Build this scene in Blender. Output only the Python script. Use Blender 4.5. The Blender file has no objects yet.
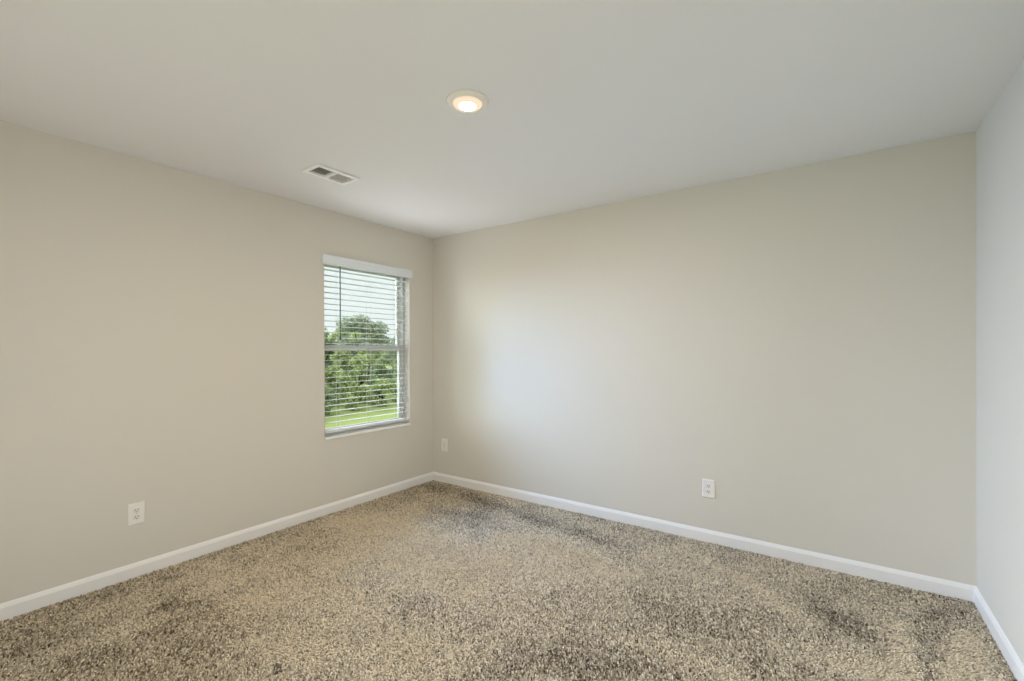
import bpy, bmesh, math, random
import numpy as np
from mathutils import Matrix, Vector

# ------------------------------------------------------------------ camera
FPX = 455.842
YAW, PITCH, ROLL = -0.6136328, -0.0020275, -0.0024631
CAM = Vector((3.32328, -3.31406, 1.31066))
PPX, PPY = 0.646, 10.513
sc = bpy.context.scene
COL = sc.collection

d = Vector((math.sin(YAW) * math.cos(PITCH), math.cos(YAW) * math.cos(PITCH), math.sin(PITCH)))
r = d.cross(Vector((0, 0, 1))).normalized()
u = r.cross(d)
r2 = r * math.cos(ROLL) + u * math.sin(ROLL)
u2 = u * math.cos(ROLL) - r * math.sin(ROLL)
cam_data = bpy.data.cameras.new('camera')
cam = bpy.data.objects.new('camera', cam_data)
COL.objects.link(cam)
m = Matrix((r2, u2, -d)).transposed().to_4x4()
m.translation = CAM
cam.matrix_world = m
cam_data.sensor_width = 36.0
cam_data.sensor_fit = 'HORIZONTAL'
cam_data.lens = FPX / 1024 * 36.0
cam_data.shift_x = -PPX / 1024
cam_data.shift_y = PPY / 1024
cam_data.clip_start = 0.02
cam_data.clip_end = 500
sc.camera = cam

# ------------------------------------------------------------------ light
SKY = 1.08                       # hazy sky beyond the window, towards the trees
SKY_REAR_FILL = 1.25                   # sky behind the camera, brightened as fill through the added front opening
LAMP = 2750.0                    # radiance of the middle of the glowing ceiling lens
LAMP_TINT = (1.0, 0.815, 0.575)
SUN = 10.0                       # hazy low sun
EXPOSURE = 0.0

w = bpy.data.worlds.new('World')
sc.world = w
w.use_nodes = True
nt = w.node_tree
nt.nodes.clear()
out = nt.nodes.new('ShaderNodeOutputWorld')
bg = nt.nodes.new('ShaderNodeBackground')
tc = nt.nodes.new('ShaderNodeTexCoord')
sx = nt.nodes.new('ShaderNodeSeparateXYZ')
nt.links.new(tc.outputs['Generated'], sx.inputs[0])


def world_range(sock, a, b, v0, v1):
    q = nt.nodes.new('ShaderNodeMapRange')
    q.interpolation_type = 'SMOOTHSTEP'
    q.inputs['From Min'].default_value = a
    q.inputs['From Max'].default_value = b
    q.inputs['To Min'].default_value = v0
    q.inputs['To Max'].default_value = v1
    nt.links.new(sock, q.inputs['Value'])
    return q.outputs[0]


side = world_range(sx.outputs['Y'], -0.5, 0.1, SKY_REAR_FILL, SKY)
up_f = world_range(sx.outputs['Z'], -0.04, 0.02, 0.0, 1.0)
mixc = nt.nodes.new('ShaderNodeMix')
mixc.data_type = 'RGBA'
mixc.inputs['A'].default_value = (0.86, 0.82, 0.74, 1)     # bright lower half added to fill the ceiling
mixc.inputs['B'].default_value = (0.91, 0.95, 0.97, 1)      # hazy sky
nt.links.new(up_f, mixc.inputs['Factor'])
nt.links.new(mixc.outputs['Result'], bg.inputs['Color'])
nt.links.new(side, bg.inputs['Strength'])
nt.links.new(bg.outputs[0], out.inputs['Surface'])

sun_data = bpy.data.lights.new('sun', 'SUN')
sun_data.energy = SUN
sun_data.angle = math.radians(70)
sun_data.color = (0.85, 0.94, 1.0)
sun = bpy.data.objects.new('sun', sun_data)
COL.objects.link(sun)
sun.rotation_euler = Vector((1.0, 0.35, -0.24)).to_track_quat('-Z', 'Y').to_euler()

# added fill spots inside the blind, for window daylight: sky downwards, lawn upwards
FILL_SKY, FILL_LAWN = 50.0, 9.0


def fill_spots(name, z, aim, color, watts, half=51):
    for yy in (-0.98, -0.54):
        l_ = bpy.data.lights.new(name, 'SPOT')
        l_.energy = watts
        l_.color = color
        l_.spot_size = math.radians(2 * half)
        l_.spot_blend = 1.0
        l_.shadow_soft_size = 0.0
        o_ = bpy.data.objects.new(name, l_)
        COL.objects.link(o_)
        o_.location = (0.045, yy, z)
        o_.rotation_euler = Vector(aim).to_track_quat('-Z', 'Y').to_euler()


fill_spots('sky_fill_spot', 1.72, (1, -0.10, -0.36), (0.24, 0.50, 1.0), FILL_SKY)
fill_spots('sky_fill_spot', 1.25, (1, -0.10, -0.36), (0.24, 0.50, 1.0), FILL_SKY)
fill_spots('lawn_fill_spot', 1.45, (1, 0, 0.75), (0.95, 0.96, 1.0), FILL_LAWN, 60)

vs = sc.view_settings
sc.display_settings.display_device = 'sRGB'
vs.view_transform = 'Standard'
vs.look = 'None'
vs.exposure = EXPOSURE
vs.gamma = 1.0
vs.use_curve_mapping = False
sc.cycles.use_denoising = True
sc.cycles.use_light_tree = False
sc.cycles.max_bounces = 16
sc.cycles.diffuse_bounces = 10
sc.cycles.transparent_max_bounces = 16
sc.cycles.sample_clamp_indirect = 8.0

# ------------------------------------------------------------------ dimensions
W = 3.9272            # room width (x)
D = 3.48              # room depth (-y)
H = 2.44
FZ = -0.011           # carpet backing; pile tips reach z = 0
BH, BT = 0.080, 0.012
WY0, WY1 = -1.205, -0.311     # window opening along the left wall
WZ0, WZ1 = 0.597, 2.062
WT = 0.16             # wall thickness


# ------------------------------------------------------------------ materials
def principled(name, color, rough=0.6, spec=0.3, bump=None, noise=None):
    mat = bpy.data.materials.new(name)
    mat.use_nodes = True
    n = mat.node_tree.nodes
    l = mat.node_tree.links
    b = n['Principled BSDF']
    b.inputs['Base Color'].default_value = (*color, 1)
    b.inputs['Roughness'].default_value = rough
    b.inputs['Specular IOR Level'].default_value = spec
    if bump:
        scale, strength, dist = bump
        t = n.new('ShaderNodeTexCoord')
        nz = n.new('ShaderNodeTexNoise')
        nz.inputs['Scale'].default_value = scale
        nz.inputs['Detail'].default_value = 3
        bp = n.new('ShaderNodeBump')
        bp.inputs['Strength'].default_value = strength
        bp.inputs['Distance'].default_value = dist
        l.new(t.outputs['Object'], nz.inputs['Vector'])
        l.new(nz.outputs['Fac'], bp.inputs['Height'])
        l.new(bp.outputs[0], b.inputs['Normal'])
    if noise:
        scale, c2 = noise
        t = n.new('ShaderNodeTexCoord')
        nz = n.new('ShaderNodeTexNoise')
        nz.inputs['Scale'].default_value = scale
        nz.inputs['Detail'].default_value = 4
        mx = n.new('ShaderNodeMix')
        mx.data_type = 'RGBA'
        mx.inputs['A'].default_value = (*color, 1)
        mx.inputs['B'].default_value = (*c2, 1)
        l.new(t.outputs['Object'], nz.inputs['Vector'])
        l.new(nz.outputs['Fac'], mx.inputs['Factor'])
        l.new(mx.outputs['Result'], b.inputs['Base Color'])
    return mat


def emission(name, color, strength):
    mat = bpy.data.materials.new(name)
    mat.use_nodes = True
    n = mat.node_tree.nodes
    n.clear()
    o = n.new('ShaderNodeOutputMaterial')
    e = n.new('ShaderNodeEmission')
    e.inputs['Color'].default_value = (*color, 1)
    e.inputs['Strength'].default_value = strength
    mat.node_tree.links.new(e.outputs[0], o.inputs['Surface'])
    return mat


def glass(name):
    mat = bpy.data.materials.new(name)
    mat.use_nodes = True
    n = mat.node_tree.nodes
    n.clear()
    l = mat.node_tree.links
    o = n.new('ShaderNodeOutputMaterial')
    tr = n.new('ShaderNodeBsdfTransparent')
    tr.inputs['Color'].default_value = (0.93, 0.96, 0.95, 1)
    gl = n.new('ShaderNodeBsdfGlossy')
    gl.inputs['Roughness'].default_value = 0.02
    fr = n.new('ShaderNodeFresnel')
    fr.inputs['IOR'].default_value = 1.2
    mx = n.new('ShaderNodeMixShader')
    l.new(fr.outputs[0], mx.inputs[0])
    l.new(tr.outputs[0], mx.inputs[1])
    l.new(gl.outputs[0], mx.inputs[2])
    l.new(mx.outputs[0], o.inputs['Surface'])
    return mat


def tinted(name, c_dark, c_light, rough=0.9, translucent=0.0):
    """two colours mixed by the per-tuft / per-leaf attribute 'tint'"""
    mat = bpy.data.materials.new(name)
    mat.use_nodes = True
    n = mat.node_tree.nodes
    l = mat.node_tree.links
    b = n['Principled BSDF']
    b.inputs['Roughness'].default_value = rough
    b.inputs['Specular IOR Level'].default_value = 0.1
    at = n.new('ShaderNodeAttribute')
    at.attribute_name = 'tint'
    rp = n.new('ShaderNodeValToRGB')
    rp.color_ramp.elements[0].color = (*c_dark, 1)
    rp.color_ramp.elements[1].color = (*c_light, 1)
    l.new(at.outputs['Fac'], rp.inputs[0])
    l.new(rp.outputs[0], b.inputs['Base Color'])
    if translucent:
        o = n['Material Output']
        tr = n.new('ShaderNodeBsdfTranslucent')
        mx = n.new('ShaderNodeMixShader')
        mx.inputs[0].default_value = translucent
        l.new(rp.outputs[0], tr.inputs['Color'])
        l.new(b.outputs[0], mx.inputs[1])
        l.new(tr.outputs[0], mx.inputs[2])
        l.new(mx.outputs[0], o.inputs['Surface'])
    return mat


def lit_lens():
    """frosted diffuser, brightest over the light source in its middle"""
    mat = emission('lit_lens', LAMP_TINT, LAMP)
    n, l = mat.node_tree.nodes, mat.node_tree.links
    e = n['Emission']
    t = n.new('ShaderNodeTexCoord')
    fl = n.new('ShaderNodeVectorMath'); fl.operation = 'MULTIPLY'
    fl.inputs[1].default_value = (1, 1, 0)
    ln = n.new('ShaderNodeVectorMath'); ln.operation = 'LENGTH'
    q = n.new('ShaderNodeMapRange')
    q.interpolation_type = 'SMOOTHERSTEP'
    q.inputs['From Min'].default_value = 0.012
    q.inputs['From Max'].default_value = 0.041
    q.inputs['To Min'].default_value = LAMP
    q.inputs['To Max'].default_value = 1.0
    l.new(t.outputs['Object'], fl.inputs[0])
    l.new(fl.outputs[0], ln.inputs[0])
    l.new(ln.outputs['Value'], q.inputs['Value'])
    l.new(q.outputs[0], e.inputs['Strength'])
    return mat


WALL_C = (0.70, 0.67, 0.605)
M = {
    'wall': principled('wall_paint', WALL_C, 0.75, 0.25, bump=(260, 0.06, 0.002)),
    'ceiling': principled('ceiling_paint', (0.82, 0.825, 0.83), 0.9, 0.1, bump=(200, 0.05, 0.002)),
    'trim': principled('trim_paint', (0.86, 0.85, 0.84), 0.35, 0.4),
    'sill': principled('sill_white', (0.93, 0.93, 0.92), 0.35, 0.4),
    'vinyl': principled('pale_vinyl', (0.58, 0.565, 0.54), 0.4, 0.4),
    'blind': principled('blind_white', (0.74, 0.76, 0.78), 0.45, 0.4),
    'valance': principled('valance_white', (0.80, 0.85, 0.90), 0.45, 0.4),
    'cord': principled('cord_white', (0.75, 0.75, 0.74), 0.8, 0.2),
    'wand': principled('smoky_wand', (0.11, 0.12, 0.12), 0.25, 0.5),
    'plate': principled('plate_white', (0.88, 0.85, 0.82), 0.4, 0.4),
    'socket': principled('socket_white', (0.80, 0.77, 0.74), 0.4, 0.4),
    'dark': principled('dark_slot', (0.03, 0.03, 0.03), 0.8, 0.1),
    'screw': principled('painted_screw', (0.70, 0.68, 0.65), 0.4, 0.5),
    'vent': principled('vent_enamel', (0.92, 0.92, 0.91), 0.4, 0.4),
    'louvre': principled('grey_louvre', (0.62, 0.61, 0.59), 0.5, 0.3),  # louvres set greyer than the vent frame
    'duct': principled('duct_dark', (0.03, 0.03, 0.03), 0.8, 0.2),
    'fixture': principled('fixture_white', (0.92, 0.88, 0.80), 0.5, 0.3),
    'lens': lit_lens(),
    'glass': glass('window_glass'),
    'backing': principled('carpet_backing', (0.10, 0.085, 0.06), 0.95, 0.0),
    'pile': tinted('carpet_pile', (0.10, 0.070, 0.038), (1.0, 0.88, 0.685)),
    'subfloor': principled('subfloor', (0.3, 0.25, 0.18), 0.9, 0.1),
    'lawn': principled('lawn_green', (0.36, 0.44, 0.13), 0.95, 0.05, noise=(0.6, (0.46, 0.52, 0.18))),
    'bark': principled('bark', (0.05, 0.042, 0.034), 0.9, 0.1),
    'leaf': tinted('leaf_green', (0.22, 0.29, 0.15), (0.62, 0.70, 0.42), 0.7, 0.35),
    'leaf_grey': tinted('leaf_grey_green', (0.27, 0.32, 0.23), (0.72, 0.77, 0.60), 0.7, 0.35),
    'leaf_yellow': tinted('leaf_yellow_green', (0.27, 0.34, 0.12), (0.75, 0.82, 0.42), 0.7, 0.35),
}


# ------------------------------------------------------------------ helpers
def obj(name, bm, mat, parent=None, smooth=False):
    me = bpy.data.meshes.new(name)
    bmesh.ops.recalc_face_normals(bm, faces=bm.faces)
    bm.to_mesh(me)
    bm.free()
    if smooth:
        for p in me.polygons:
            p.use_smooth = True
    o = bpy.data.objects.new(name, me)
    COL.objects.link(o)
    me.materials.append(mat)
    if parent:
        o.parent = parent
    return o


def thing(name, label, cat, loc=(0, 0, 0), rot=(0, 0, 0), group=None):
    o = bpy.data.objects.new(name, None)
    COL.objects.link(o)
    o.location = loc
    o.rotation_euler = rot
    o.empty_display_size = 0.05
    tag(o, label, cat, group)
    return o


def tag(o, label=None, cat=None, group=None, kind=None):
    if label:
        o['label'] = label
    if cat:
        o['category'] = cat
    if group:
        o['group'] = group
    if kind:
        o['kind'] = kind
    return o


def box(bm, x0, x1, y0, y1, z0, z1, bevel=0.0, seg=1):
    c = bmesh.ops.create_cube(bm, size=1.0)
    vs_ = c['verts']
    for v in vs_:
        v.co = Vector((x0 + (v.co.x + .5) * (x1 - x0), y0 + (v.co.y + .5) * (y1 - y0), z0 + (v.co.z + .5) * (z1 - z0)))
    if bevel:
        es = list({e for v in vs_ for e in v.link_edges})
        bmesh.ops.bevel(bm, geom=es, offset=bevel, segments=seg, affect='EDGES', profile=0.5)
    return vs_


def tube(bm, p0, p1, r0, r1=None, n=10):
    p0, p1 = Vector(p0), Vector(p1)
    r1 = r0 if r1 is None else r1
    ax = (p1 - p0).normalized()
    a = ax.orthogonal().normalized()
    b = ax.cross(a)
    ra, rb = [], []
    for i in range(n):
        t = 2 * math.pi * i / n
        q = a * math.cos(t) + b * math.sin(t)
        ra.append(bm.verts.new(p0 + q * r0))
        rb.append(bm.verts.new(p1 + q * r1))
    for i in range(n):
        j = (i + 1) % n
        bm.faces.new((ra[i], ra[j], rb[j], rb[i]))
    bm.faces.new(ra)
    bm.faces.new(rb[::-1])


def lathe(bm, prof, n=48, cap_last=True, cap_first=False):
    rings = []
    for (rr, z) in prof:
        if rr < 1e-6:
            rings.append([bm.verts.new((0, 0, z))])
        else:
            rings.append([bm.verts.new((rr * math.cos(2 * math.pi * i / n), rr * math.sin(2 * math.pi * i / n), z)) for i in range(n)])
    for A, B in zip(rings, rings[1:]):
        for i in range(n):
            j = (i + 1) % n
            if len(B) == 1:
                bm.faces.new((A[i], A[j], B[0]))
            elif len(A) == 1:
                bm.faces.new((A[0], B[j], B[i]))
            else:
                bm.faces.new((A[i], A[j], B[j], B[i]))
    if cap_last and len(rings[-1]) > 1:
        bm.faces.new(rings[-1])
    if cap_first and len(rings[0]) > 1:
        bm.faces.new(rings[0])


def holed_slab(bm, axis, a0, a1, u0, u1, v0, v1, hu0=None, hu1=None, hv0=None, hv1=None):
    """slab between a0 and a1 along axis, with one rectangular hole through it"""
    def P(a, uu, vv):
        if axis == 0:
            return (a, uu, vv)
        if axis == 1:
            return (uu, a, vv)
        return (uu, vv, a)
    lay = []
    for a in (a0, a1):
        O = [bm.verts.new(P(a, *q)) for q in ((u0, v0), (u1, v0), (u1, v1), (u0, v1))]
        I = None
        if hu0 is not None:
            I = [bm.verts.new(P(a, *q)) for q in ((hu0, hv0), (hu1, hv0), (hu1, hv1), (hu0, hv1))]
            for i in range(4):
                j = (i + 1) % 4
                bm.faces.new((O[i], O[j], I[j], I[i]))
        else:
            bm.faces.new(O)
        lay.append((O, I))
    for k in (0, 1):
        A, B = lay[0][k], lay[1][k]
        if A:
            for i in range(4):
                j = (i + 1) % 4
                bm.faces.new((A[i], A[j], B[j], B[i]))


def struct(name, bm, mat, smooth=False):
    o = obj(name, bm, mat, None, smooth)
    o['kind'] = 'structure'
    return o


# ------------------------------------------------------------------ room shell
VX0, VX1, VY0, VY1 = 0.622, 0.770, -1.727, -1.461       # hole the register sits in

bm = bmesh.new(); box(bm, -WT, W + WT, -D - WT, WT, FZ - 0.12, FZ)
struct('floor', bm, M['subfloor'])
bm = bmesh.new(); holed_slab(bm, 2, H, H + 0.14, -WT, W + WT, -D - WT, WT, VX0, VX1, VY0, VY1)
struct('ceiling', bm, M['ceiling'])
bm = bmesh.new(); holed_slab(bm, 0, -WT, 0.0, -D - WT, 0.0, FZ, H, WY0, WY1, WZ0, WZ1)
struct('wall_left', bm, M['wall'])
bm = bmesh.new(); box(bm, -WT, W + WT, 0.0, WT, FZ, H)
struct('wall_back', bm, M['wall'])
bm = bmesh.new(); box(bm, W, W + WT, -D - WT, 0.0, FZ, H)
struct('wall_right', bm, M['wall'])
bm = bmesh.new(); holed_slab(bm, 1, -D - WT, -D, 0.0, W, FZ, H, 0.45, 3.60, FZ + 0.0005, 2.10)  # wide opening added in the unseen wall to let in fill light
struct('wall_front', bm, M['wall'])


def baseboard(name, p0, p1, inward):
    """moulded board from p0 to p1; profile in (distance from wall, z)"""
    prof = [(0, FZ), (BT, FZ), (BT, BH - 0.021), (BT - 0.0008, BH - 0.0200), (0.0085, BH - 0.013), (0.0045, BH - 0.004), (0.002, BH), (0, BH)]
    bm = bmesh.new()
    n = Vector(inward)
    a, b = Vector(p0), Vector(p1)
    t = (b - a).normalized()
    ra = [bm.verts.new(a + t * q[0] + n * q[0] + Vector((0, 0, q[1]))) for q in prof]     # mitred ends
    rb = [bm.verts.new(b - t * q[0] + n * q[0] + Vector((0, 0, q[1]))) for q in prof]
    k = len(prof)
    for i in range(k):
        j = (i + 1) % k
        bm.faces.new((ra[i], ra[j], rb[j], rb[i]))
    bm.faces.new(ra); bm.faces.new(rb[::-1])
    struct(name, bm, M['trim'])


baseboard('baseboard_left', (0, -D, 0), (0, 0, 0), (1, 0, 0))
baseboard('baseboard_back', (0, 0, 0), (W, 0, 0), (0, -1, 0))
baseboard('baseboard_right', (W, 0, 0), (W, -D, 0), (-1, 0, 0))
baseboard('baseboard_front', (0.45, -D, 0), (0, -D, 0), (0, 1, 0))

# ------------------------------------------------------------------ window
FX = -0.072                      # room-side face of the vinyl frame
win = bpy.data.objects.new('window_1', None); COL.objects.link(win); win['kind'] = 'structure'
win.location = (FX, (WY0 + WY1) / 2, WZ0)


def wobj(name, bm, mat, parent=None, smooth=False):
    """window part modelled in world coordinates"""
    for v in bm.verts:
        v.co -= Vector(win.location)
    return obj(name, bm, mat, parent or win, smooth)


def ring(bm, x0, x1, y0, y1, z0, z1, t, tb=None, tt=None):
    holed_slab(bm, 0, x0, x1, y0, y1, z0, z1, y0 + t, y1 - t, z0 + (tb or t), z1 - (tt or t))


bm = bmesh.new(); ring(bm, -0.150, FX, WY0, WY1, WZ0, WZ1, 0.024)
bmesh.ops.bevel(bm, geom=bm.edges[:], offset=0.002, segments=1, affect='EDGES')
frame = wobj('frame', bm, M['vinyl'])
MZ = 1.331
i0, i1, j0, j1 = WY0 + 0.024, WY1 - 0.024, WZ0 + 0.024, WZ1 - 0.024
bm = bmesh.new(); ring(bm, -0.141, -0.118, i0, i1, MZ - 0.024, j1, 0.030, 0.044, 0.030)
up = wobj('upper_sash', bm, M['vinyl'])
bm = bmesh.new(); ring(bm, -0.115, -0.085, i0, i1, j0, MZ + 0.024, 0.032, 0.045, 0.046)
lo = wobj('lower_sash', bm, M['vinyl'])
bm = bmesh.new(); box(bm, -0.131, -0.127, i0 + 0.028, i1 - 0.028, MZ + 0.018, j1 - 0.028)
wobj('pane', bm, M['glass'], up)
bm = bmesh.new(); box(bm, -0.102, -0.098, i0 + 0.030, i1 - 0.030, j0 + 0.043, MZ - 0.020)
wobj('pane', bm, M['glass'], lo)
for yy in (-0.98, -0.53):
    bm = bmesh.new()
    box(bm, -0.112, -0.090, yy - 0.030, yy + 0.030, MZ + 0.024, MZ + 0.031, 0.002)
    tube(bm, (-0.101, yy, MZ + 0.030), (-0.101, yy, MZ + 0.040), 0.010, 0.009, 12)
    box(bm, -0.104, -0.098, yy - 0.004, yy + 0.028, MZ + 0.033, MZ + 0.039, 0.001)
    wobj('sash_lock', bm, M['vinyl'], lo)
bm = bmesh.new(); box(bm, FX, 0.012, WY0 + 0.001, WY1 - 0.001, WZ0 - 0.0005, WZ0 + 0.017, 0.003, 2)
wobj('window_sill', bm, M['sill'])

# ------------------------------------------------------------------ blind
BX = -0.034                      # slat centre line
by0, by1 = WY0 + 0.010, WY1 - 0.008
blind = thing('window_blind', 'white horizontal slat blind lowered over the window with its slats open', 'blind', (BX, (WY0 + WY1) / 2, WZ1))


def bobj(name, bm, mat, smooth=False):
    for v in bm.verts:
        v.co -= Vector(blind.location)
    return obj(name, bm, mat, blind, smooth)


bm = bmesh.new()
VA0, VA1, VZ0, VZ1 = -1.232, -0.299, 2.000, 2.074
# moulded valance board: profile in x,z along y with returned ends
prof = [(0.019, VZ0), (0.029, VZ0), (0.031, VZ0 + 0.006), (0.030, VZ0 + 0.014), (0.030, VZ1 - 0.020), (0.034, VZ1 - 0.010), (0.034, VZ1), (0.019, VZ1)]
A = [bm.verts.new((x, VA0, z)) for x, z in prof]
B = [bm.verts.new((x, VA1, z)) for x, z in prof]
for i in range(len(prof)):
    j = (i + 1) % len(prof)
    bm.faces.new((A[i], A[j], B[j], B[i]))
bm.faces.new(A); bm.faces.new(B[::-1])
box(bm, 0.001, 0.0205, VA0, VA0 + 0.008, VZ0, VZ1)
box(bm, 0.001, 0.0205, VA1 - 0.008, VA1, VZ0, VZ1)
bobj('valance', bm, M['valance'])
bm = bmesh.new(); box(bm, BX - 0.027, BX + 0.027, by0, by1, WZ1 - 0.050, WZ1 - 0.003, 0.002)
bobj('head_rail', bm, M['blind'])

PITCH_S = 0.046
ztop = 1.965
zs = [ztop - PITCH_S * i for i in range(29)]
zs = [z for z in zs if z > 0.685]
slat_me = None
for z in zs:
    if slat_me is None:
        bm = bmesh.new()
        hw, th = 0.0255, 0.0028
        top, bot = [], []
        N = 8
        for i in range(N + 1):
            s = -1 + 2 * i / N
            crown = 0.0016 * (1 - s * s)
            e = th * (0.55 if abs(s) == 1 else 1.0)
            top.append((s * hw, crown + e / 2)); bot.append((s * hw, crown - e / 2))
        loop = top + bot[::-1]
        L = [bm.verts.new((x, by0 + 0.001 - (WY0 + WY1) / 2, zz)) for x, zz in loop]
        R = [bm.verts.new((x, by1 - 0.001 - (WY0 + WY1) / 2, zz)) for x, zz in loop]
        for i in range(len(loop)):
            j = (i + 1) % len(loop)
            bm.faces.new((L[i], L[j], R[j], R[i]))
        bm.faces.new(L); bm.faces.new(R[::-1])
        slat = obj('slat', bm, M['blind'], blind)
        slat_me = slat
    else:
        slat = slat_me.copy()
        COL.objects.link(slat)
        slat.parent = blind
    slat.location = (0, 0, z - WZ1)
    slat.rotation_euler = (0, math.radians(-2.5), 0)

bm = bmesh.new(); box(bm, BX - 0.0255, BX + 0.0255, by0 + 0.001, by1 - 0.001, 0.643, 0.664, 0.003, 2)
bobj('bottom_rail', bm, M['blind'])
for yy in (-1.06, -0.757, -0.45):
    bm = bmesh.new()
    for xx in (BX - 0.027, BX + 0.027):
        tube(bm, (xx, yy, 0.664), (xx, yy, WZ1 - 0.050), 0.0010, n=5)
    for z in zs:
        tube(bm, (BX - 0.027, yy + 0.003, z - 0.003), (BX + 0.027, yy + 0.003, z - 0.003), 0.0007, n=4)
    bobj('ladder_cord', bm, M['cord'])
bm = bmesh.new()
wy = -1.066
tube(bm, (0.006, wy, 1.405), (0.006, wy, 1.995), 0.0056, n=6)
tube(bm, (0.006, wy, 1.395), (0.006, wy, 1.425), 0.0075, n=10)
tube(bm, (0.006, wy, 1.995), (-0.010, wy, 2.022), 0.0020, n=6)
bobj('tilt_wand', bm, M['wand'])

# ------------------------------------------------------------------ ceiling light
cl = thing('ceiling_light', 'round white flush ceiling light, switched on', 'light', (1.966, -1.738, H))
bm = bmesh.new()
lathe(bm, [(0.0, -0.0005), (0.094, -0.0005), (0.0945, -0.004), (0.0925, -0.0075), (0.086, -0.0100), (0.072, -0.0120), (0.0685, -0.0135), (0.0665, -0.0130), (0.0655, -0.0115), (0.0, -0.0115)], 64)
obj('trim_ring', bm, M['fixture'], cl, True)
bm = bmesh.new()
lathe(bm, [(0.0661, -0.0120), (0.0645, -0.0150), (0.0615, -0.0185), (0.055, -0.0210), (0.040, -0.0235), (0.020, -0.0245), (0.0, -0.0250)], 48)
obj('lens', bm, M['lens'], cl, True)

# ------------------------------------------------------------------ ceiling vent
vcx, vcy = (VX0 + VX1) / 2, (VY0 + VY1) / 2
OX, OY = 0.0925, 0.1535
vent = thing('ceiling_vent', 'white two-way air register set in the ceiling', 'vent', (vcx, vcy, H))
bm = bmesh.new()
# flange with a sloped rim and a central bar
hx, hy = 0.062, 0.123
zf = -0.0105


def rect(hx_, hy_, z):
    return [bm.verts.new((sx_ * hx_, sy_ * hy_, z)) for sx_, sy_ in ((-1, -1), (1, -1), (1, 1), (-1, 1))]


loops = [rect(OX - 0.010, OY - 0.010, -0.0005), rect(OX - 0.010, OY - 0.010, -0.0055), rect(OX, OY, -0.0055), rect(OX, OY, -0.0075), rect(OX - 0.006, OY - 0.006, zf), rect(hx, hy, zf), rect(hx, hy, 0.020), rect(hx + 0.003, hy + 0.003, 0.020), rect(hx + 0.003, hy + 0.003, -0.0005)]
for A, B in zip(loops, loops[1:] + loops[:1]):
    for i in range(4):
        j = (i + 1) % 4
        bm.faces.new((A[i], A[j], B[j], B[i]))
obj('frame', bm, M['vent'], vent)
bm = bmesh.new(); box(bm, -hx, hx, -0.006, 0.006, zf, 0.018)
obj('centre_bar', bm, M['vent'], vent)
louvre = {}
NL = 11
for side in (-1, 1):
    for k in range(NL):
        yy = side * (0.012 + (k + 0.5) * (hy - 0.014) / NL)
        if side not in louvre:
            bm = bmesh.new()
            box(bm, -hx + 0.0004, hx - 0.0004, -0.0005, 0.0005, -0.0062, 0.0062)
            o = obj('slat', bm, M['louvre'], vent)
            o.rotation_euler = (math.radians(38) * side, 0, 0)
            louvre[side] = o
        else:
            o = louvre[side].copy(); COL.objects.link(o); o.parent = vent
        o.location = (0, yy, 0.004)
bm = bmesh.new()
box(bm, 0.006, 0.012, hy - 0.008, hy + 0.004, -0.016, 0.004, 0.001)
obj('damper_lever', bm, M['vent'], vent)
for sy_ in (-1, 1):
    bm = bmesh.new(); lathe(bm, [(0.0045, zf + 0.001), (0.0040, zf - 0.0010), (0.0, zf - 0.0018)], 14)
    o = obj('screw', bm, M['screw'], vent, True); o.location = (0, sy_ * (hy + 0.012), 0)
bm = bmesh.new()
# open-bottomed sheet metal box above the louvres
for x0, x1, y0, y1, z0, z1 in ((-0.072, -0.0705, -0.131, 0.131, 0.0, 0.16), (0.0705, 0.072, -0.131, 0.131, 0.0, 0.16), (-0.072, 0.072, -0.131, -0.1295, 0.0, 0.16), (-0.072, 0.072, 0.1295, 0.131, 0.0, 0.16), (-0.072, 0.072, -0.131, 0.131, 0.16, 0.162)):
    box(bm, x0, x1, y0, y1, z0, z1)
obj('duct_boot', bm, M['duct'], vent)


# ------------------------------------------------------------------ wall plates
def plate_bm(w_, h_, t_):
    bm = bmesh.new()

    def rr(hw, hh, z, rad):
        vs_ = []
        for cx_, cy_, a0 in ((hw - rad, hh - rad, 0), (-hw + rad, hh - rad, 90), (-hw + rad, -hh + rad, 180), (hw - rad, -hh + rad, 270)):
            for k in range(4):
                a = math.radians(a0 + 30 * k)
                vs_.append(bm.verts.new((cx_ + rad * math.cos(a), -z, cy_ + rad * math.sin(a))))
        return vs_
    Ls = [rr(w_ / 2, h_ / 2, 0.0005, 0.004), rr(w_ / 2, h_ / 2, t_ * 0.5, 0.004), rr(w_ / 2 - 0.002, h_ / 2 - 0.002, t_ * 0.85, 0.004), rr(w_ / 2 - 0.006, h_ / 2 - 0.006, t_, 0.003)]
    for A, B in zip(Ls, Ls[1:]):
        n_ = len(A)
        for i in range(n_):
            j = (i + 1) % n_
            bm.faces.new((A[i], A[j], B[j], B[i]))
    bm.faces.new(Ls[0][::-1]); bm.faces.new(Ls[-1])
    return bm


PT = 0.0075


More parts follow.
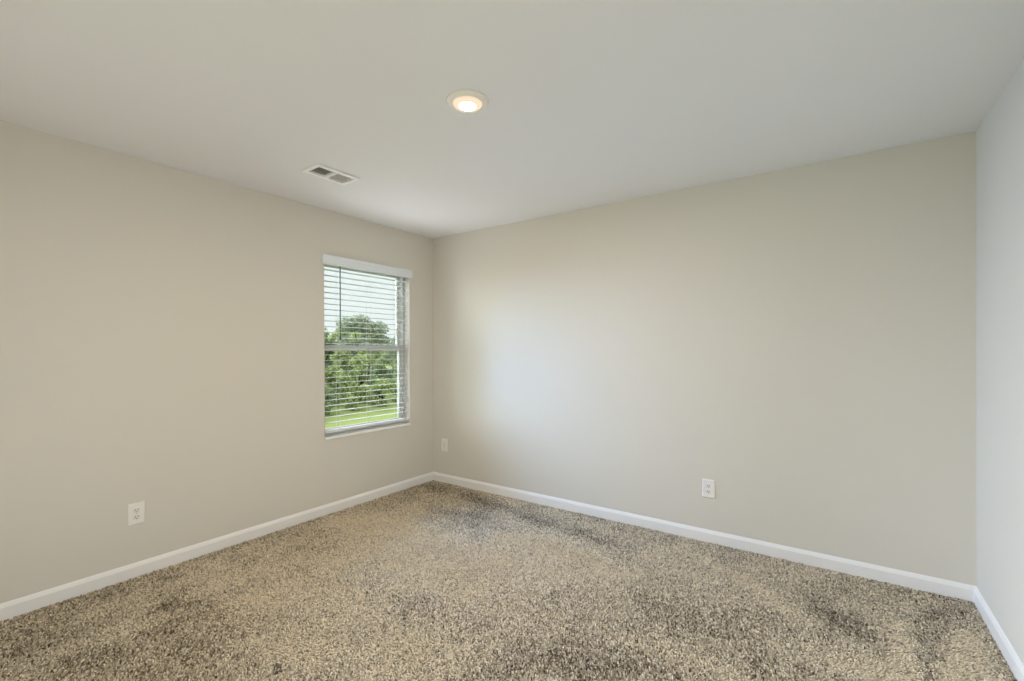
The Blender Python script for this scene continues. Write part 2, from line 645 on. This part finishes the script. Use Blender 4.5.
def outlet(label, loc, rz):
    """plate faces local -y"""
    t = thing('wall_outlet', label, 'outlet', loc, (0, 0, rz))
    obj('cover_plate', plate_bm(0.079, 0.124, PT), M['plate'], t)
    for s in (1, -1):
        zc = s * 0.0195
        bm = bmesh.new()
        ringv = []
        for yv, sc_ in ((-PT + 0.0005, 1.0), (-PT - 0.0016, 1.0), (-PT - 0.0022, 0.95)):
            L = []
            for k in range(28):
                a = 2 * math.pi * k / 28
                x = 0.0172 * math.cos(a)
                z = max(-0.0135, min(0.0135, 0.0172 * math.sin(a)))
                L.append(bm.verts.new((x * sc_, yv, zc + z * sc_)))
            ringv.append(L)
        for A, B in zip(ringv, ringv[1:]):
            for i in range(28):
                j = (i + 1) % 28
                bm.faces.new((A[i], A[j], B[j], B[i]))
        bm.faces.new(ringv[-1]); bm.faces.new(ringv[0][::-1])
        rc = obj('receptacle', bm, M['socket'], t)
        for xs, hh in ((-0.0064, 0.0046), (0.0064, 0.0038)):
            bm = bmesh.new(); box(bm, xs - 0.0013, xs + 0.0013, -PT - 0.0025, -PT - 0.0015, zc + 0.003 - hh, zc + 0.003 + hh)
            obj('slot', bm, M['dark'], rc)
        bm = bmesh.new(); tube(bm, (0, -PT - 0.0025, zc - 0.0078), (0, -PT - 0.0015, zc - 0.0078), 0.0026, n=12)
        obj('ground_hole', bm, M['dark'], rc)
    bm = bmesh.new(); tube(bm, (0, -PT - 0.0012, 0), (0, -PT + 0.0005, 0), 0.0030, 0.0034, n=14)
    obj('screw', bm, M['screw'], t)
    return t


outlet('white duplex power outlet on the window wall', (0, -2.4085, 0.364), math.radians(90))
outlet('white duplex power outlet on the wide blank wall, right of its middle', (2.6245, 0, 0.362), 0)

t = thing('wall_plate', 'small white wall plate with a tall rectangular insert, low beside the room corner', 'wall plate', (0.161, 0, 0.3675))
obj('cover_plate', plate_bm(0.080, 0.124, PT), M['plate'], t)
bm = bmesh.new()
holed_slab(bm, 1, -PT - 0.0025, -PT + 0.0005, -0.0195, 0.0195, -0.0365, 0.0365, -0.0165, 0.0165, -0.0335, 0.0335)
obj('insert_frame', bm, M['plate'], t)
bm = bmesh.new()
v = [bm.verts.new(q) for q in ((-0.0165, -PT + 0.0005, -0.0335), (0.0165, -PT + 0.0005, -0.0335), (0.0165, -PT + 0.0005, 0.0335), (-0.0165, -PT + 0.0005, 0.0335),
                               (-0.0165, -PT - 0.0004, -0.0335), (0.0165, -PT - 0.0030, -0.0335), (0.0165, -PT - 0.0030, 0.0335), (-0.0165, -PT - 0.0004, 0.0335))]
for f in ((0, 1, 2, 3), (4, 5, 6, 7), (0, 1, 5, 4), (1, 2, 6, 5), (2, 3, 7, 6), (3, 0, 4, 7)):
    bm.faces.new([v[i] for i in f])
obj('insert', bm, M['socket'], t)
for s in (1, -1):
    bm = bmesh.new(); tube(bm, (0, -PT - 0.0010, s * 0.0485), (0, -PT + 0.0005, s * 0.0485), 0.0030, 0.0034, n=14)
    obj('screw', bm, M['screw'], t)


# ------------------------------------------------------------------ carpet
def lattice_noise(x, y, cell, seed):
    rs = np.random.RandomState(seed)
    T = rs.rand(256, 256)
    fx, fy = x / cell + 64, y / cell + 64
    ix, iy = np.floor(fx).astype(int), np.floor(fy).astype(int)
    tx, ty = fx - ix, fy - iy
    tx = tx * tx * (3 - 2 * tx); ty = ty * ty * (3 - 2 * ty)
    g = lambda a, b: T[a % 256, b % 256]
    return (g(ix, iy) * (1 - tx) + g(ix + 1, iy) * tx) * (1 - ty) + (g(ix, iy + 1) * (1 - tx) + g(ix + 1, iy + 1) * tx) * ty


def fractal(x, y, cell, seed, octaves=3):
    s, a, tot = 0, 1.0, 0
    for k in range(octaves):
        s = s + a * lattice_noise(x, y, cell / 2 ** k, seed + k)
        tot += a; a *= 0.5
    return s / tot


def mesh_from_arrays(name, verts, quads, tris, mat, tint, smooth=False):
    me = bpy.data.meshes.new(name)
    nq, ntri = len(quads), len(tris)
    loops_ = np.concatenate([quads.ravel(), tris.ravel()]).astype(np.int32)
    starts = np.concatenate([np.arange(nq) * 4, nq * 4 + np.arange(ntri) * 3]).astype(np.int32)
    me.vertices.add(len(verts))
    me.vertices.foreach_set('co', verts.astype(np.float32).ravel())
    me.loops.add(len(loops_))
    me.loops.foreach_set('vertex_index', loops_)
    me.polygons.add(nq + ntri)
    me.polygons.foreach_set('loop_start', starts)
    me.update(calc_edges=True)
    at = me.attributes.new('tint', 'FLOAT', 'POINT')
    at.data.foreach_set('value', tint.astype(np.float32))
    me.materials.append(mat)
    if smooth:
        me.polygons.foreach_set('use_smooth', np.ones(nq + ntri, dtype=bool))
    me.validate()
    o = bpy.data.objects.new(name, me)
    COL.objects.link(o)
    return o


rs = np.random.RandomState(7)
SP = 0.0056
x0, x1, y0, y1 = BT + 0.004, W - BT - 0.004, -D + BT + 0.004, -BT - 0.004
nx, ny = int((x1 - x0) / SP), int((y1 - y0) / SP)
gx, gy = np.meshgrid(np.linspace(x0, x1, nx), np.linspace(y0, y1, ny))
gx = gx.ravel() + rs.uniform(-1, 1, nx * ny) * SP * 0.38
gy = gy.ravel() + rs.uniform(-1, 1, nx * ny) * SP * 0.38
n = nx * ny


def soft_seg(px, py, ax, ay, bx, by, rad):
    dx, dy = bx - ax, by - ay
    L2 = dx * dx + dy * dy + 1e-9
    tt = np.clip(((px - ax) * dx + (py - ay) * dy) / L2, 0, 1)
    dd = np.hypot(px - ax - tt * dx, py - ay - tt * dy)
    return np.exp(-(dd / rad) ** 2)


# nap: how far the pile lies towards the viewer's side (+) or away from it (-)
jx = gx + 0.04 * (fractal(gx, gy, 0.12, 90) - .5)
jy = gy + 0.04 * (fractal(gx, gy, 0.12, 95) - .5)
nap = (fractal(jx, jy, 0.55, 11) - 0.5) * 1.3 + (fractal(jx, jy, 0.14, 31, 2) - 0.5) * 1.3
MARKS = [      # (ax, ay, bx, by, radius, strength) brushed or trodden nap, its light and shade also put into tint
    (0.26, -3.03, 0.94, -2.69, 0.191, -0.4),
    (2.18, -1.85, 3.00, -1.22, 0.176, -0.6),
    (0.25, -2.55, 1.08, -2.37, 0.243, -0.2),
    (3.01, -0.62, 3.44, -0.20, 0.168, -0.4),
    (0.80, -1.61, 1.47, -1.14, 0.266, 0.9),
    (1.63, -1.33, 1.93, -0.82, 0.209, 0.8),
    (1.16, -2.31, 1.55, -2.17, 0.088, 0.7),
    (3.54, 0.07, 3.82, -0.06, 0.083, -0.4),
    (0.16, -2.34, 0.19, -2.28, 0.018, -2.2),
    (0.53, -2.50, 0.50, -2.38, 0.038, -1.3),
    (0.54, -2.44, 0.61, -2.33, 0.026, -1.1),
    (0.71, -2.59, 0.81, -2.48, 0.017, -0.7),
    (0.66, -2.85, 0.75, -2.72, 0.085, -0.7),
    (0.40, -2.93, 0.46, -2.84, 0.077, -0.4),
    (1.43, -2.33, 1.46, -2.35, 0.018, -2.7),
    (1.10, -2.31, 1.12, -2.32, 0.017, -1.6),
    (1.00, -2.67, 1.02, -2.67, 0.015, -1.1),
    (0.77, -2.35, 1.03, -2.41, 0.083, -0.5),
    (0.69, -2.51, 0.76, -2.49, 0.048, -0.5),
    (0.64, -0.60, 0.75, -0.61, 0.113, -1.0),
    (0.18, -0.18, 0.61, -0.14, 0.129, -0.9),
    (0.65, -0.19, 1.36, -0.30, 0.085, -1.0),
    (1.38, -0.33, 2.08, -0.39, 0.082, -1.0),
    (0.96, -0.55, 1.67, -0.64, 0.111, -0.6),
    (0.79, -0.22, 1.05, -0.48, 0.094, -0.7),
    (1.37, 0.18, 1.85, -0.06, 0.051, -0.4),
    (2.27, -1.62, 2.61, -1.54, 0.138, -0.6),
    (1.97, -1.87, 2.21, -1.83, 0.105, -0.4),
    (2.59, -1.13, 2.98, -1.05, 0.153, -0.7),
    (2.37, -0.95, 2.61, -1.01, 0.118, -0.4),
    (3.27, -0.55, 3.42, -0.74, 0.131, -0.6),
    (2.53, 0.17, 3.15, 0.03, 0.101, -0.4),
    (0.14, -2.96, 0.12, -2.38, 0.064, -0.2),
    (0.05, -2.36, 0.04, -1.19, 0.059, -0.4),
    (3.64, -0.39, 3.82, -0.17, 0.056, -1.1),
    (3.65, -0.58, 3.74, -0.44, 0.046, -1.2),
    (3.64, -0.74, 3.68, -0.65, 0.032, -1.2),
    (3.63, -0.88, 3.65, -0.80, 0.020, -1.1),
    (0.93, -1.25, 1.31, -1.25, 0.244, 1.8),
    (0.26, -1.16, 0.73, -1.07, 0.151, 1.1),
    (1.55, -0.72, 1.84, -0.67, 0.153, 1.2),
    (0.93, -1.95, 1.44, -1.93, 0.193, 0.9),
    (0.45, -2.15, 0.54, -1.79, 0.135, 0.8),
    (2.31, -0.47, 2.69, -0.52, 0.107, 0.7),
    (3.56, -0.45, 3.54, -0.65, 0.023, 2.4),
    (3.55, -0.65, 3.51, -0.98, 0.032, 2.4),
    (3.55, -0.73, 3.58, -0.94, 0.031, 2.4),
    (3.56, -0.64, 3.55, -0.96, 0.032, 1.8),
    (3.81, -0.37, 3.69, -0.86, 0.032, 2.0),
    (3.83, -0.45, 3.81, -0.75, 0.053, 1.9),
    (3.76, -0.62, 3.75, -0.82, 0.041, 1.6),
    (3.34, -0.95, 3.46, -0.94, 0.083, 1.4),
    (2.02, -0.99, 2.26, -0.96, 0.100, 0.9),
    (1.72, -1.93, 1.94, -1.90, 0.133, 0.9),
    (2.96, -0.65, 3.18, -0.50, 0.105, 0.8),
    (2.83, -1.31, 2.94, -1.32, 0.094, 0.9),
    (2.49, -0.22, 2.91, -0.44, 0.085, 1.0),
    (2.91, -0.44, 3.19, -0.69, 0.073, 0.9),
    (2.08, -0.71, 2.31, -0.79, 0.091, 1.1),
    (2.53, -1.36, 2.71, -1.35, 0.099, 0.6),
    (3.38, -0.76, 3.48, -0.92, 0.054, 0.8),
    (2.49, -0.98, 2.74, -0.97, 0.077, -0.6),
    (3.18, -0.50, 3.38, -0.62, 0.075, -0.7),
    (2.48, 0.38, 3.08, 0.25, 0.063, -0.5),
    (0.37, -0.96, 1.04, -0.97, 0.113, 0.8),
    (1.39, -0.73, 2.13, -0.68, 0.075, 0.9),
    (0.73, -2.21, 0.84, -1.95, 0.081, 0.6),
    (0.55, -1.51, 1.00, -1.47, 0.098, -0.4),
    (1.46, -1.70, 1.64, -1.66, 0.091, -0.5),
    (1.44, -2.24, 1.76, -2.12, 0.105, 0.5),
]
for ax, ay, bx, by, rad, st in MARKS:
    nap = nap + st * soft_seg(jx, jy, ax, ay, bx, by, rad)
nap = np.clip(nap, -2.0, 1.8)
ldx, ldy = 0.57, -0.82                      # general direction back into the room's door side
lean = nap * 0.0065
clump = fractal(gx, gy, 0.011, 201, 2) - 0.5
hgt = 0.0102 + 0.009 * clump + rs.uniform(-0.0034, 0.0026, n) - 0.0012 * np.abs(nap)
tipx = gx + ldx * lean + rs.normal(0, 0.0045, n)
tipy = gy + ldy * lean + rs.normal(0, 0.0045, n)
tipx = np.clip(tipx, BT + 0.003, W - BT - 0.003)
tipy = np.clip(tipy, -D + BT + 0.003, -BT - 0.003)
ang = rs.uniform(0, 2 * math.pi, n)
flock = fractal(gx, gy, 0.009, 240, 1) - 0.5
tint_t = np.clip(0.58 + 0.30 * flock + rs.normal(0, 0.27, n) + 0.23 * nap, 0, 1)      # heathered yarn, with the nap's light and shade painted in
V = np.zeros((n, 6, 3), np.float32)
for k in range(3):
    a = ang + k * 2 * math.pi / 3
    V[:, k, 0] = gx + 0.0030 * np.cos(a); V[:, k, 1] = gy + 0.0030 * np.sin(a); V[:, k, 2] = FZ - 0.0005
    a2 = a + 0.5
    rt = 0.0036
    V[:, 3 + k, 0] = tipx + rt * np.cos(a2); V[:, 3 + k, 1] = tipy + rt * np.sin(a2)
    V[:, 3 + k, 2] = FZ + hgt + rs.uniform(-0.002, 0.002, n)
base = (np.arange(n) * 6)[:, None]
Q = np.concatenate([base + np.array([[k, (k + 1) % 3, 3 + (k + 1) % 3, 3 + k]]) for k in range(3)])
T = base + np.array([[3, 4, 5]])
carpet = mesh_from_arrays('carpet', V.reshape(-1, 3), Q, T, M['pile'], np.repeat(tint_t, 6))
tag(carpet, 'beige and brown flecked wall-to-wall carpet pile covering the floor', 'carpet', kind='stuff')

# ------------------------------------------------------------------ outside
GZ = -3.05
bm = bmesh.new()
# lawn that rolls gently, as a grid
NX, NY = 60, 60
gv = [[None] * (NY + 1) for _ in range(NX + 1)]
for i in range(NX + 1):
    for j in range(NY + 1):
        X = -1.5 - 118.5 * (i / NX) ** 1.3
        Y = -50 + 170 * j / NY
        z = GZ + 0.12 * math.sin(X * 0.21 + 0.7) * math.cos(Y * 0.17)
        gv[i][j] = bm.verts.new((X, Y, z))
for i in range(NX):
    for j in range(NY):
        bm.faces.new((gv[i][j], gv[i + 1][j], gv[i + 1][j + 1], gv[i][j + 1]))
lawn = struct('lawn', bm, M['lawn'], True)


def leaf_cloud(blobs, count, size, seed):
    """leaves scattered through a set of ellipsoid clumps; denser near each clump's skin"""
    rg = np.random.RandomState(seed)
    blobs = np.array(blobs, float)             # cx cy cz rx ry rz
    vol = (blobs[:, 3] * blobs[:, 4] * blobs[:, 5]) ** 0.67
    idx = rg.choice(len(blobs), count, p=vol / vol.sum())
    dirs = rg.normal(size=(count, 3)); dirs /= np.linalg.norm(dirs, axis=1)[:, None]
    rad = rg.uniform(0.25, 1.0, count) ** 0.5
    P = blobs[idx, :3] + dirs * rad[:, None] * blobs[idx, 3:]
    nrm = dirs * 0.7 + rg.normal(size=(count, 3)) * 0.6 + np.array([0, 0, 0.4])
    nrm /= np.linalg.norm(nrm, axis=1)[:, None]
    a = np.cross(nrm, rg.normal(size=(count, 3))); a /= np.linalg.norm(a, axis=1)[:, None]
    b = np.cross(nrm, a)
    s = size * rg.uniform(0.6, 1.3, count)[:, None]
    Vv = np.stack([P - a * s, P - b * s * 0.55 + nrm * s * 0.1, P + a * s, P + b * s * 0.55 + nrm * s * 0.1], 1)
    q = (np.arange(count) * 4)[:, None] + np.arange(4)[None]
    tn = np.clip(rg.normal(0.5, 0.22, count) + 0.10 * rg.normal(size=len(blobs))[idx], 0, 1)
    return Vv.reshape(-1, 3), q, np.repeat(tn, 4)


def plant(name, label, cat, x, y, height, width, seed, mat, group, trunk=True, leaves=2600, size=0.2, low=0.25, cut=0.92):
    rg = random.Random(seed)
    t = thing(name, label, cat, (x, y, GZ - 0.05), (0, 0, 0), group)
    blobs = []
    nb = 26 if trunk else 14
    for k in range(nb):
        a = rg.uniform(0, 2 * math.pi)
        hz = rg.uniform(low, cut)
        prof_ = math.sin(math.pi * min(1, max(0.06, (hz - low * 0.55) / (1.02 - low * 0.55)))) ** 0.6
        rad = width * 0.5 * prof_ * rg.uniform(0.15, 0.85)
        rb_ = width * rg.uniform(0.13, 0.21)
        blobs.append((rad * math.cos(a), rad * math.sin(a), hz * height, rb_, rb_, rb_ * rg.uniform(0.6, 0.85)))
    blobs.append((0, 0, height * (1 - 0.10), width * 0.16, width * 0.16, height * 0.10))
    Vv, q, tn = leaf_cloud(blobs, leaves, size, seed)
    o = mesh_from_arrays('foliage', Vv, q, np.zeros((0, 3), int), mat, tn)
    o.parent = t
    bm = bmesh.new()
    if trunk:
        tube(bm, (0, 0, 0), (0.05, 0, height * 0.45), width * 0.035, width * 0.022, 9)
        for b in blobs[:9]:
            tube(bm, (0.03, 0, height * rg.uniform(0.25, 0.44)), b[:3], width * 0.014, width * 0.004, 6)
        obj('trunk', bm, M['bark'], t)
    else:
        for b in blobs[:8]:
            tube(bm, (b[0] * 0.1, b[1] * 0.1, 0), b[:3], width * 0.012, width * 0.004, 5)
        obj('stem', bm, M['bark'], t)
    return t


def outdoors(px, depth):
    """ground point seen in column px of the photograph at that depth along the view axis"""
    q = d + r2 * ((px - 512 - PPX) / FPX)
    k = depth / q.dot(d)
    return CAM.x + q.x * k, CAM.y + q.y * k


x, y = outdoors(361, 51.5)
plant('tree', 'tallest grey-green tree seen through the middle of the window', 'tree', x, y, 8.4, 6.0, 3, M['leaf_grey'], None, True, 8000, 0.19, 0.2)
rg = random.Random(5)
ux, uy = (lambda a, b: ((b[0] - a[0]), (b[1] - a[1])))(outdoors(325, 30.2), outdoors(397, 36.6))
ul = math.hypot(ux, uy); ux /= ul; uy /= ul            # along the lawn's far edge
ex, ey = outdoors(361, 33.2)                           # a point on that edge
nxv, nyv = (-uy, ux) if (-uy * -1 + ux * 1) > 0 else (uy, -ux)   # away from the house


def edge_point(along, back):
    return ex + ux * along + nxv * back, ey + uy * along + nyv * back


k = 0
for row, (back, wmin, wmax, hmin, hmax) in enumerate(((1.4, 2.3, 2.8, 2.2, 3.2), (4.2, 2.4, 2.9, 3.2, 4.4), (7.4, 2.4, 2.8, 3.8, 4.9))):
    for a in np.arange(-14.1 + 0.9 * row, 27, 2.9):
        x, y = edge_point(a + rg.uniform(-0.25, 0.25), back + rg.uniform(-0.25, 0.25))
        plant('shrub', 'green leafy shrub at the edge of the lawn outside the window', 'shrub', x, y, rg.uniform(hmin, hmax), rg.uniform(wmin, wmax), 300 + k,
              (M['leaf_yellow'], M['leaf'], M['leaf_yellow'])[k % 3], 'shrubs along the lawn edge outside', False, 2300, 0.15, 0.02)
        k += 1
k = 0
for row, back in enumerate((20.5, 28.5)):
    for a in np.arange(-27 + 3.3 * row, 76, 6.9):
        x, y = edge_point(a + rg.uniform(-0.3, 0.3), back + rg.uniform(-0.3, 0.3))
        plant('tree', 'green broadleaf tree in the row behind the shrubs outside the window', 'tree', x, y, rg.uniform(6.6, 7.8), rg.uniform(5.4, 6.0), 100 + k,
              (M['leaf'], M['leaf_yellow'], M['leaf_grey'])[k % 3], 'trees behind the shrubs outside', True, 4200, 0.24, 0.10, 0.88)
        k += 1

# daylight portals in the two openings (they guide sampling of the sky and emit nothing themselves)
def portal(name, mat4, sx_, sy_):
    pl = bpy.data.lights.new(name, 'AREA')
    pl.shape = 'RECTANGLE'
    pl.size, pl.size_y = sx_, sy_
    pl.cycles.is_portal = True
    po = bpy.data.objects.new(name, pl)
    COL.objects.link(po)
    po.matrix_world = Matrix(mat4)


portal('window_portal', ((0, 0, -1, -WT - 0.01), (1, 0, 0, (WY0 + WY1) / 2), (0, -1, 0, (WZ0 + WZ1) / 2), (0, 0, 0, 1)), WY1 - WY0, WZ1 - WZ0)
portal('opening_portal', ((1, 0, 0, 2.025), (0, 0, -1, -D - WT - 0.01), (0, 1, 0, 1.045), (0, 0, 0, 1)), 3.15, 2.11)
